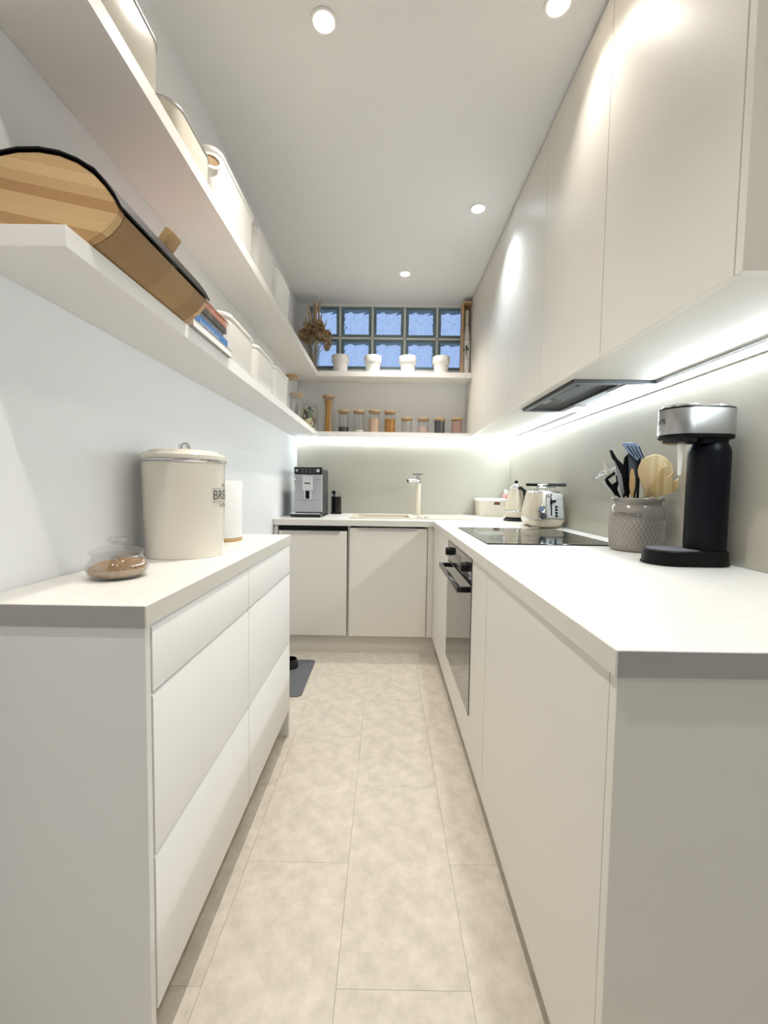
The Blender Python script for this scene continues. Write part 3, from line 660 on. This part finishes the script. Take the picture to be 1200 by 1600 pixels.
B().lathe([(.030, .354), (.046, .358), (.047, .3688), (0, .3688)], 28, -.033, 0).obj('outlet_ring', 'black_gloss', t)
B().lathe([(.0025, .262), (.005, .266), (.0085, .345), (.0095, .3538), (0, .3538)], 14, -.033, -.005).obj('spout', 'white_plastic', t, label='white tapering spout')
b = wrap_text('KRUPS', .020, .0608, .412, R(-192), -.030, 0, .0008).obj('lettering', 'black', t, smooth=False)

# ================================================================== left worktop things
t = thing('sugar_bowl', 'squat glass bowl of brown sugar with glass lid', 'bowl', (-.606, .968, LZ))
B().lathe([(.030, .0), (.048, .001), (.058, .008), (.0625, .020), (.061, .032), (.054, .044), (.0495, .050), (.0495, .053), (.0475, .053), (.0475, .050), (.052, .043), (.059, .031), (.0603, .020), (.056, .010), (.046, .0035), (0, .003)], 48).obj('bowl', 'bowl_glass', t)
hp = B(); rg = []
for r, z in ((0.02, .0045), (.046, .0048), (.0545, .0105), (.0585, .020), (.057, .0295), (.0505, .0385), (.035, .041), (.015, .043), (.0, .0435)):
    ring = []
    for i in range(40):
        a = 2*PI*i/40; k = 1
        zz = z
        if z > .015: zz = .015 + (z-.015)*(.80+.20*math.cos(a-R(20))+.05*math.sin(3*a)+.03*math.sin(5*a+1)); k = 1 if r < .05 else .985
        ring.append((max(r, 1e-4)*k*math.cos(a), max(r, 1e-4)*k*math.sin(a), zz))
    rg.append(ring)
hp.rings(rg).obj('brown_sugar', 'sugar', t, kind='stuff')
ld_ = B().lathe([(.0, .0532), (.053, .0535), (.056, .056), (.0555, .060), (.050, .063), (.030, .069), (.016, .071), (.010, .074), (.010, .077), (.018, .082), (.021, .086), (.018, .090), (0, .091)], 48).obj('lid', 'bowl_glass', t)

t = thing('bread_bin', 'round cream enamel bread bin lettered BREAD on drawer worktop', 'bread bin', (-.607, 1.302, LZ))
RB = .116
B().lathe([(.108, 0), (.1095, .003), (.1085, .006), (RB-.003, .15), (RB-.001, .27), (RB-.001, .276), (0, .276)], 64).obj('body', 'cream_enamel', t)
B().lathe([(RB+.001, .2762), (RB+.004, .279), (RB+.004, .283), (RB+.001, .2855), (0, .2855)], 64).obj('chrome_rim', 'chrome', t)
ld_ = B().lathe([(RB+.002, .2857), (RB+.002, .296), (RB-.004, .303), (RB-.018, .305), (RB-.022, .311), (RB-.05, .314), (0, .315)], 64).obj('lid', 'cream_enamel', t)
hb = B()
arc = [(-.0155+.001, .3155)] + [(-.014*math.cos(PI*i/10), .322+.016*math.sin(PI*i/10)) for i in range(11)] + [(.0145, .3155)]
arc2 = [(.0095, .3155)] + [(.010*math.cos(PI*i/10), .322+.0115*math.sin(PI*i/10)) for i in range(11)] + [(-.0095, .3155)]
hb.prism(arc+arc2, 'y', -.010, .010).xf(Matrix.Rotation(R(48), 4, 'Z')).obj('handle', 'chrome', ld_)
tc_ = R(6)
for s, sz, z in (('BREAD', .040, .169), ('Pure', .016, .206), ('La Maison', .016, .148)):
    wrap_text(s, sz, RB-.002, z, tc_, lift=.0006).obj('lettering', 'letter_dark', t, smooth=False)
ln = B()
for z in (.2005, .1625):
    ln.rings([[((RB-.0018+dr)*math.cos(tc_+R(-33+66*i/24)), (RB-.0018+dr)*math.sin(tc_+R(-33+66*i/24)), z+dz_) for dr, dz_ in ((0, 0), (.0008, 0), (.0008, .001), (0, .001))] for i in range(25)])
ln.obj('label_lines', 'letter_dark', t, smooth=False)

t = thing('paper_towel_holder', 'wooden paper towel stand behind the bread bin', 'holder', (-.636, 1.655, LZ))
B().lathe([(.078, 0), (.080, .003), (.080, .010), (.076, .0135), (0, .0135)], 40).obj('base', 'wood', t)
B().lathe([(.010, .0137), (.010, .295), (0, .295)], 16).obj('pole', 'wood', t)
B().ball((0, 0, .309), .017, 18, 12).obj('knob', 'wood', t)
o = B().lathe([(.079, 0), (.081, .004), (.081, .212), (.079, .216), (.020, .216), (.019, .21), (.019, .002), (.020, 0)], 48, cap0=False, cap1=False, close=True).obj('paper_towel_roll', 'paper')
o.location = (-.636, 1.655, LZ+.0138); tag(o, 'thick white paper towel roll on the wooden stand', 'paper roll')

# ================================================================== floor mat
o = B().loft([(.0003, 0, 0, .30, .49, .03), (.004, 0, 0, .30, .49, .03), (.0055, 0, 0, .296, .486, .028)]).obj('floor_mat', 'mat_grey'); o.location = (-.585, 2.47, 0)
tag(o, 'grey rubber mat on the floor past the drawers', 'mat')
o = B().lathe([(.045, 0), (.05, .004), (.042, .05), (.038, .05), (.036, .012), (0, .01)], 28).obj('small_bowl', 'black_gloss'); o.location = (-.575, 2.60, .0058)
tag(o, 'small black bowl standing on the grey floor mat', 'bowl')

# ================================================================== shelf things: storage tins and bins
def tin(x0, x1, y0, y1, h, label):
    cx_, cy_, w_, d_ = (x0+x1)/2, (y0+y1)/2, x1-x0, y1-y0
    t = thing('enamel_tin', label, 'tin', (cx_, cy_, S2T))
    B().loft([(0, 0, 0, w_-.012, d_-.012, .05), (.004, 0, 0, w_-.008, d_-.008, .052), (h-.006, 0, 0, w_-.002, d_-.002, .055)], k=10).obj('body', 'cream_tin', t)
    B().loft([(h-.0058, 0, 0, w_, d_, .056), (h-.004, 0, 0, w_+.004, d_+.004, .058), (h-.0005, 0, 0, w_+.004, d_+.004, .058)], k=10).obj('rim', 'steel', t)
    B().loft([(h-.0003, 0, 0, w_-.004, d_-.004, .054), (h+.004, 0, 0, w_-.006, d_-.006, .053), (h+.008, 0, 0, w_-.03, d_-.03, .045)], k=10).obj('lid', 'cream_tin', t)
tin(-.724, -.550, .755, 1.105, .135, 'large cream enamel tin with dark rim on the upper shelf')
tin(-.724, -.556, 1.155, 1.415, .100, 'smaller cream enamel tin on upper shelf before white bins')
def bin_(y0, y1, z, h, label, grp, hole=False):
    d_ = y1-y0; w_ = .178
    t = thing('storage_bin', label, 'bin', (-.647, (y0+y1)/2, z), group=grp)
    B().loft([(0, 0, 0, w_-.03, d_-.034, .03), (.003, 0, 0, w_-.026, d_-.030, .032), (h-.016, 0, 0, w_-.008, d_-.010, .045), (h-.016, 0, 0, w_-.014, d_-.016, .042), (.006, 0, 0, w_-.034, d_-.038, .028)], k=8).obj('tub', 'white_bin', t)
    B().loft([(h-.0158, 0, 0, w_-.004, d_-.006, .046), (h-.013, 0, 0, w_, d_-.002, .048), (h-.004, 0, 0, w_, d_-.002, .048), (h, 0, 0, w_-.008, d_-.010, .044)], k=8).obj('lid', 'white_bin', t)
    if hole:
        rr = B().lathe([(.016, 0), (.024, 0), (.024, .006), (.016, .006)], 24, cap0=False, cap1=False, close=True)
        HM = Matrix.Translation((w_/2-.026, -d_/2+.010, h-.050)) @ Matrix.Rotation(R(32), 4, 'Z') @ Matrix.Rotation(R(90), 4, 'X')
        rr.xf(HM @ Matrix.Scale(1.5, 4, (1, 0, 0))).obj('handle_rim', 'white_bin', t)
        B().lathe([(.0155, 0), (.0155, .0035), (0, .0035)], 24).xf(HM @ Matrix.Scale(1.5, 4, (1, 0, 0))).obj('handle_hole', 'wood_lid', t)
g1, g2 = 'white bins on the upper shelf', 'white bins on the lower shelf'
bin_(1.455, 1.868, S2T, .208, 'largest white lidded bin on the upper shelf, next to cream tins', g1, True)
bin_(1.885, 2.192, S2T, .208, 'middle white lidded bin of three on the upper shelf', g1)
bin_(2.210, 2.540, S2T, .208, 'white lidded bin on the upper shelf nearest the dried flowers', g1)
bin_(1.535, 1.862, S1T, .178, 'white lidded bin on the lower shelf right behind the books', g2)
bin_(1.878, 2.182, S1T, .178, 'middle white lidded bin of three on the lower shelf', g2)
bin_(2.198, 2.512, S1T, .178, 'white lidded bin on the lower shelf nearest the jars', g2)

# bread box with black roll lid
t = thing('bread_box', 'bamboo roll-top bread box with black lid on the lower shelf', 'bread box', (-.62, .992, S1T))
low = [(-.550, S1T+.0005), (-.528, 1.556), (-.507, 1.571), (-.492, 1.588), (-.485, 1.603)]
top = [(-.4845, 1.604), (-.496, 1.626), (-.511, 1.646), (-.531, 1.666), (-.558, 1.684), (-.590, 1.696), (-.627, 1.702), (-.665, 1.701), (-.700, 1.694), (-.728, 1.682)]
prof = [(-.728, S1T+.0005)] + low + top
for y in (.800, 1.168): B().prism(prof, 'y', y, y+.016).bevel(.0012, 1).obj('end_panel', 'bamboo_end', t, world=True)
def band(pts, th):
    out = []
    for i, p in enumerate(pts):
        a, c = Vector(pts[max(i-1, 0)]), Vector(pts[min(i+1, len(pts)-1)]); d_ = (c-a).normalized(); n_ = Vector((d_.y, -d_.x))
        out.append((p[0]-n_.x*th, p[1]-n_.y*th))
    return list(pts)+out[::-1]
B().prism(band(low, .012), 'y', .8165, 1.1675).obj('front_board', 'bamboo_front', t, world=True)
off = [(x+(.004 if i < 4 else .001), z+(.0015 if i < 3 else .004)) for i, (x, z) in enumerate(top)]
B().prism(band([(x, z) for x, z in off], -.0035)[:0] or (off + [(x+(.0015 if i < 4 else 0), z+.0035) for i, (x, z) in enumerate(off)][::-1]), 'y', .797, 1.1845).obj('roll_lid', 'black', t, world=True)
bx(-.722, -.56, .8165, 1.1675, S1T+.0005, 1.556).obj('bottom', 'bamboo_front', t, world=True)
bx(-.728, -.718, .8165, 1.1675, 1.5565, 1.682).obj('back', 'black', t, world=True)
hb = B().loft([(-.028, 0, 0, .024, .05, .01), (.028, 0, 0, .024, .05, .01)])
hb.xf(Matrix.Translation((-.522, 1.045, 1.678)) @ Matrix.Rotation(R(35), 4, 'Y')).bevel(.003).obj('handle', 'wood', t, world=True)

# books
def book(name, label, x1, y0, y1, z0, z1, cov, depth=.165, spine=True):
    t = thing(name, label, 'book', (x1-depth/2, (y0+y1)/2, z0), group='books stacked on the lower shelf')
    x0 = x1-depth; c = B()
    c.box(x0, x1, y0, y1, z0, z0+.0022).box(x0, x1, y0, y1, z1-.0022, z1)
    if spine: c.box(x1-.0022, x1, y0, y1, z0+.0022, z1-.0022)
    c.obj('cover', cov, t, world=True, smooth=False)
    bx(x0+.003, x1-(.003 if spine else .001), y0+.003, y1-.003, z0+.0023, z1-.0023).obj('pages', 'paper', t, world=True)
    return t
book('cookbook', 'white-paged hardback with grey cover, bottom of the book stack', -.531, 1.20, 1.492, S1T+.0003, 1.570, 'grey_cover', spine=False)
t = book('cookbook', 'blue-spined book second from the bottom of the stack', -.541, 1.21, 1.482, 1.5703, 1.600, 'blue_cover')
l_ = B()
for i in range(9):
    h = .008 if i % 3 else .011
    l_.box(-.5409, -.5403, 1.27+i*.016, 1.281+i*.016, 1.585-h/2, 1.585-h/2+.002).box(-.5409, -.5403, 1.27+i*.016, 1.2725+i*.016, 1.585-h/2, 1.585+h/2)
l_.obj('spine_lettering', 'white_plastic', t, world=True, smooth=False)
book('cookbook', 'pale grey book in the middle of the stack', -.549, 1.205, 1.466, 1.6003, 1.620, 'grey_cover')
book('cookbook', 'dark photo-covered book under the spiral notebook', -.543, 1.205, 1.478, 1.6203, 1.640, 'photo_cover')
t = thing('spiral_notebook', 'pink notebook with copper spiral on top of the books', 'notebook', (-.62, 1.33, 1.6403), group='books stacked on the lower shelf')
bx(-.70, -.545, 1.20, 1.474, 1.6403, 1.650).obj('pages', 'paper', t, world=True)
bx(-.70, -.544, 1.20, 1.474, 1.6502, 1.6535).obj('cover', 'pink', t, world=True)
bx(-.5448, -.5435, 1.20, 1.474, 1.6405, 1.650).obj('back_cover', 'pink', t, world=True)
sw = B(); sp_pts = []
for i in range(24):
    y = 1.205+i*.0114
    sw.tube([(-.545+.0105*math.cos(a), y+.0015*math.sin(a), 1.6500+.0105*math.sin(a)) for a in [2*PI*k/12 for k in range(12)]], .0013, 5, close=True)
sw.obj('spiral', 'rose_wire', t, world=True)

# ================================================================== jars on the lower shelf
def jar(x, y, r, h, label, fill_m, fh, name='storage_jar', grp='wood-lidded jars on the end shelf', lid_m='wood_lid', waist=0, lump=0, z=S1T):
    t = thing(name, label, 'jar', (x, y, z), group=grp)
    def rad(f): return r*(1-waist*math.sin(PI*f)) if waist else r
    hb_ = h-.016; N = 10
    out = [(rad(i/N), .0+hb_*i/N) for i in range(N+1)]; inn = [(rad(i/N)-.0022, .003+(hb_-.003)*i/N) for i in range(N+1)][::-1]
    B().lathe([(r*.9, 0)] + [(a, b_+.002 if i == 0 else b_) for i, (a, b_) in enumerate(out)] + inn, 28).obj('glass', 'clear_glass', t)
    B().lathe([(r-.003, h-.024), (r-.003, h-.0155), (r+.003, h-.0155), (r+.004, h-.012), (r+.004, h-.002), (r+.002, h), (0, h)], 28).obj('lid', lid_m, t)
    if fill_m:
        M_ = 8; b = B()
        rings = []
        for i in range(M_+1):
            f = i/M_*fh/hb_; rings.append((rad(f)-.0035, .004+(fh-.004)*i/M_))
        b.lathe(rings + ([(r*.45, fh+.004)] if lump else []) + [(0, fh+(.006 if lump else 0))], 24).obj('contents', fill_m, t, kind='stuff')
    return t
JY = 3.475
def spaghetti(t):
    b = B()
    for i in range(46):
        a = random.random()*2*PI; q = .030*math.sqrt(random.random()); a2 = a+random.uniform(.5, .9)
        b.tube([(q*math.cos(a)*1.05, q*math.sin(a)*1.05, .006), (q*.8*math.cos((a+a2)/2), q*.8*math.sin((a+a2)/2), .13), (q*math.cos(a2)*1.05, q*math.sin(a2)*1.05, .262)], .0028, 5)
    b.obj('spaghetti', 'pasta', t, kind='stuff')
t = jar(-.468, JY, .043, .292, 'tall jar of golden spaghetti with wooden lid', None, 0, waist=.12); spaghetti(t)
jar(-.346, JY, .043, .178, 'jar with a shallow layer of black beans', 'beans', .046)
jar(-.224, JY, .043, .178, 'nearly empty tall jar with a little white rice', 'rice', .022, lump=1)
jar(-.102, JY, .043, .181, 'tall jar half full of beige oats', 'oats', .115)
t = jar(.024, JY, .043, .178, 'tall jar of orange-yellow pasta pieces', 'pasta_dark', .112)
b = B()
for i in range(150):
    a = random.random()*2*PI; z = random.uniform(.008, .118); rr = .0388
    p = Vector((rr*math.cos(a), rr*math.sin(a), z)); q = random.random()*PI
    tv = Vector((-math.sin(a)*math.cos(q), math.cos(a)*math.cos(q), math.sin(q)))*.006
    nv = Vector((math.cos(a), math.sin(a), 0))*.0015
    b.tube([p-tv, p+nv-tv*.2, p+nv+tv*.2, p+tv], .0026, 5)
b.obj('pasta_pieces', 'pasta', t, kind='stuff')
jar(.157, JY, .043, .126, 'short jar almost empty, first of the short jars', 'rice', .012, lump=1)
jar(.289, JY, .043, .126, 'short jar half full of pale pink seeds', 'seed', .058)
jar(.419, JY, .043, .126, 'short jar full of dark charcoal contents', 'charcoal', .104)
t = jar(.556, JY, .045, .128, 'short jar of dusty pink cocoa powder by the wall cupboard', 'cocoa', .1)
jar(-.628, 2.86, .043, .292, 'tall empty jar with wooden lid behind the last lower bin', 'rice', .03)
jar(-.640, 3.06, .043, .215, 'glass jar with wooden lid left of the cookie jar', 'oats', .05)
# cookie jar with tea bags
t = thing('cookie_jar', 'big glass cookie jar full of tea sachets with knobbed glass lid', 'jar', (-.612, 3.315, S1T))
B().lathe([(.070, 0), (.082, .004), (.088, .02), (.088, .155), (.084, .165), (.078, .172), (.078, .178), (.0755, .178), (.0755, .171), (.0815, .163), (.0855, .153), (.0855, .02), (.079, .007), (0, .004)], 40).obj('glass', 'bottle_glass', t)
l_ = B().lathe([(.081, .1785), (.083, .182), (.081, .187), (.060, .195), (.02, .201), (.011, .203), (.011, .209), (.018, .214), (.020, .221), (.017, .228), (0, .230)], 40).obj('lid', 'bottle_glass', t)
for i, (a, r, z, m, tz) in enumerate([(-100, .055, .04, 'lime', 10), (-60, .058, .05, 'tea_cream', -20), (-140, .055, .045, 'tea_cream', 30), (-80, .056, .10, 'tea_dark', 15), (-45, .058, .095, 'green', -15), (-120, .056, .10, 'tea_cream', -35), (-20, .058, .06, 'copper_dark', 12), (-100, .04, .13, 'tea_cream', 60), (-55, .045, .135, 'tea_dark', 50), (20, .05, .05, 'lime', 5), (90, .05, .06, 'tea_cream', 0), (160, .05, .06, 'green', 0), (-90, .0, .03, 'tea_cream', 0)]):
    b = bx(-.026, .026, -.003, .003, -.03, .03, bev=.001)
    b.xf(Matrix.Rotation(R(a+90), 4, 'Z') @ Matrix.Translation((0, -r, z)) @ Matrix.Rotation(R(tz), 4, 'Y') @ Matrix.Rotation(R(8), 4, 'X')).obj('tea_sachet', m, t)

# ================================================================== upper end shelf: pots, vase, flowers, boxed bottle
g = 'white ceramic pots before the glass blocks'
for i, (x, lab) in enumerate([(-.375, 'white ceramic plant pot next to the dried flowers'), (-.119, 'second white ceramic pot from the dried flowers'), (.158, 'third white ceramic pot from the dried flowers'), (.421, 'white ceramic pot nearest the boxed bottle')]):
    t = thing('plant_pot', lab, 'pot', (x, 3.475, S2T), group=g)
    B().lathe([(.050, 0), (.054, .004), (.058, .075), (.060, .078)], 40, cap1=False).obj('body', 'white_ceramic', t)
    B().lathe([(.060, .078), (.068, .088), (.069, .10), (.069, .136), (.067, .139), (.063, .139), (.062, .10), (.054, .07), (.05, .01), (0, .008)], 40, cap0=False).obj('collar', 'white_ceramic', t)
    if i > 1:
        b = B()
        for k in range(5):
            a = 2*PI*k/5+i; b.tube([(0, 0, .09), (.015*math.cos(a), .015*math.sin(a), .13), (.03*math.cos(a), .03*math.sin(a), .146)], [.004, .005, .002], 6)
        b.obj('sprout', 'dry_cream', t)
t = thing('glass_vase', 'clear cut-glass vase holding dried flowers on the upper shelf', 'vase', (-.578, 3.445, S2T))
B().lathe([(.034, 0), (.038, .004), (.040, .10), (.043, .205), (.041, .205), (.037, .10), (.034, .012), (0, .010)], 20).obj('glass', 'bottle_glass', t)
b = B()
for i in range(10):
    for j in range(9):
        a = 2*PI*(i+.5*(j % 2))/10; b.ball((.0395*math.cos(a), .0395*math.sin(a), .02+j*.021), .005, 6, 4)
b.obj('cut_facets', 'clear_glass', t, kind='stuff')
t = thing('dried_flower_bunch', 'bunch of brown and cream dried flowers and grasses in glass vase', 'dried flowers', (-.578, 3.445, S2T+.012))
meshes = []
for k, (m, n_) in enumerate((('dry_tan', 60), ('dry_cream', 60), ('dry_brown', 60), ('dry_pink', 60), ('dry_tan', 60))):
    b = B()
    for i in range(n_):
        v = Vector((random.gauss(0, 1), random.gauss(0, 1), random.gauss(0, 1))).normalized(); u = v.orthogonal().normalized(); w2 = v.cross(u)
        q = v*random.uniform(.008, .018); s = random.uniform(.005, .009)
        vs = [b.bm.verts.new(p) for p in (v*.003-u*.002, v*.003+u*.002, q+u*s*.7+w2*s*.3, q+v*s*.6, q-u*s*.7-w2*s*.3)]
        b.face(vs)
    o = b.obj('bloom', m, t, smooth=False); meshes.append(o)
spots = []
for i in range(60):
    a = random.uniform(0, 2*PI); rr = math.sqrt(random.random()); el = random.random()
    x = .012+.115*rr*math.cos(a); y = .055*rr*math.sin(a)-.02; z = .22+.05*math.sin(a*1.7)+.15*el*(1-.55*rr)+.05*(1 if x < 0 else 0)
    spots.append(Vector((x, y, z)))
for i, p in enumerate(spots):
    o = meshes[i] if i < 5 else meshes[i % 5].copy()
    if i >= 5: COL.objects.link(o); o.parent = t
    o.location = p; sc = random.uniform(.9, 1.7); o.scale = (sc,)*3; o.rotation_euler = (random.random()*6, random.random()*6, random.random()*6)
b = B()
for p in spots[::2]: b.tube([(random.uniform(-.02, .02), random.uniform(-.02, .02), .012), (p.x*.3, p.y*.3, .16), tuple(p)], .0016, 5)
b.obj('stems', 'dry_brown', t)
b = B()
for i in range(26):
    a = random.uniform(PI*.35, PI*1.02) if i < 20 else random.uniform(.1, .9); L = random.uniform(.30, .46) if i < 20 else .34
    tip = Vector((.02+L*.38*math.cos(a)*(.9), random.uniform(-.07, .07), .16+L*abs(math.sin(a))*.9 if a < PI*.9 else .33))
    tip.x = max(tip.x, -.135)
    mid = Vector((tip.x*.35, tip.y*.4, tip.z*.55))
    b.tube([(0, 0, .05), mid, mid.lerp(tip, .5)+Vector((0, 0, .01))], .0012, 4)
    s0 = mid.lerp(tip, .45)
    b.tube([s0, s0.lerp(tip, .3), s0.lerp(tip, .7), tip], [.002, .008, .006, .001], 6)
    for k in range(10):
        c = s0.lerp(tip, random.random()); d_ = Vector((random.gauss(0, 1), random.gauss(0, 1), random.random()+.6)).normalized()*.022
        b.tube([c, c+d_], [.0012, .0004], 3)
b.obj('grass_plumes', 'dry_tan', t, kind='stuff')

t = thing('bottle_box', 'slim upright wooden box with open front beside the glass blocks', 'box', (.611, 3.475, S2T))
b = B(); bw0, bw1, bz = -.036, .036, .555
bx(bw0, bw0+.008, -.05, .055, .0, bz, bev=.0008).obj('side', 'wood_box', t)
bx(bw0+.0082, bw1, -.05, .055, 0, .014, bev=.0008).obj('bottom', 'wood_box', t); bx(bw0+.0082, bw1, -.05, .055, bz-.012, bz, bev=.0008).obj('top', 'wood_box', t)
bx(bw0+.0082, bw1, .045, .055, .0145, bz-.0125).obj('back', 'wood_box', t)
t = thing('bottle', 'white bottle with black brush mark inside the wooden box', 'bottle', (.6155, 3.468, S2T+.0145))
B().lathe([(.029, 0), (.0305, .004), (.0305, .24), (.0295, .27), (.019, .33), (.0135, .38), (.0125, .43), (0, .43)], 32).obj('glass', 'white_ceramic', t)
B().lathe([(.0145, .4302), (.0155, .435), (.0155, .452), (.017, .456), (.017, .478), (.013, .484), (0, .485)], 24).obj('stopper', 'cream_tin', t)
for z, rr in ((.105, .0309), (.255, .0304), (.372, .0147)): B().lathe([(rr-.0004, z), (rr, z), (rr, z+.003), (rr-.0004, z+.003)], 32, cap0=False, cap1=False, close=True).obj('ring_line', 'mid_grey', t)
b = B()
for poly in ([(-.4, .218), (.3, .222), (.45, .212), (-.1, .207)], [(-.25, .208), (.1, .21), (.2, .18), (.05, .14), (-.1, .135), (-.15, .17)], [(.2, .20), (.55, .19), (.7, .165), (.45, .168), (.25, .185)], [(-.8, .19), (-.55, .185), (-.6, .16), (-.85, .165)], [(-.05, .142), (.1, .145), (.12, .12), (-.02, .122)]):
    a0 = math.atan2(-3.468, -.6)+.05
    b.rings([[(r*math.cos(a0+q*.9), r*math.sin(a0+q*.9), z) for q, z in poly] for r in (.0306, .0311)])
b.obj('brush_mark', 'black', t, smooth=False)
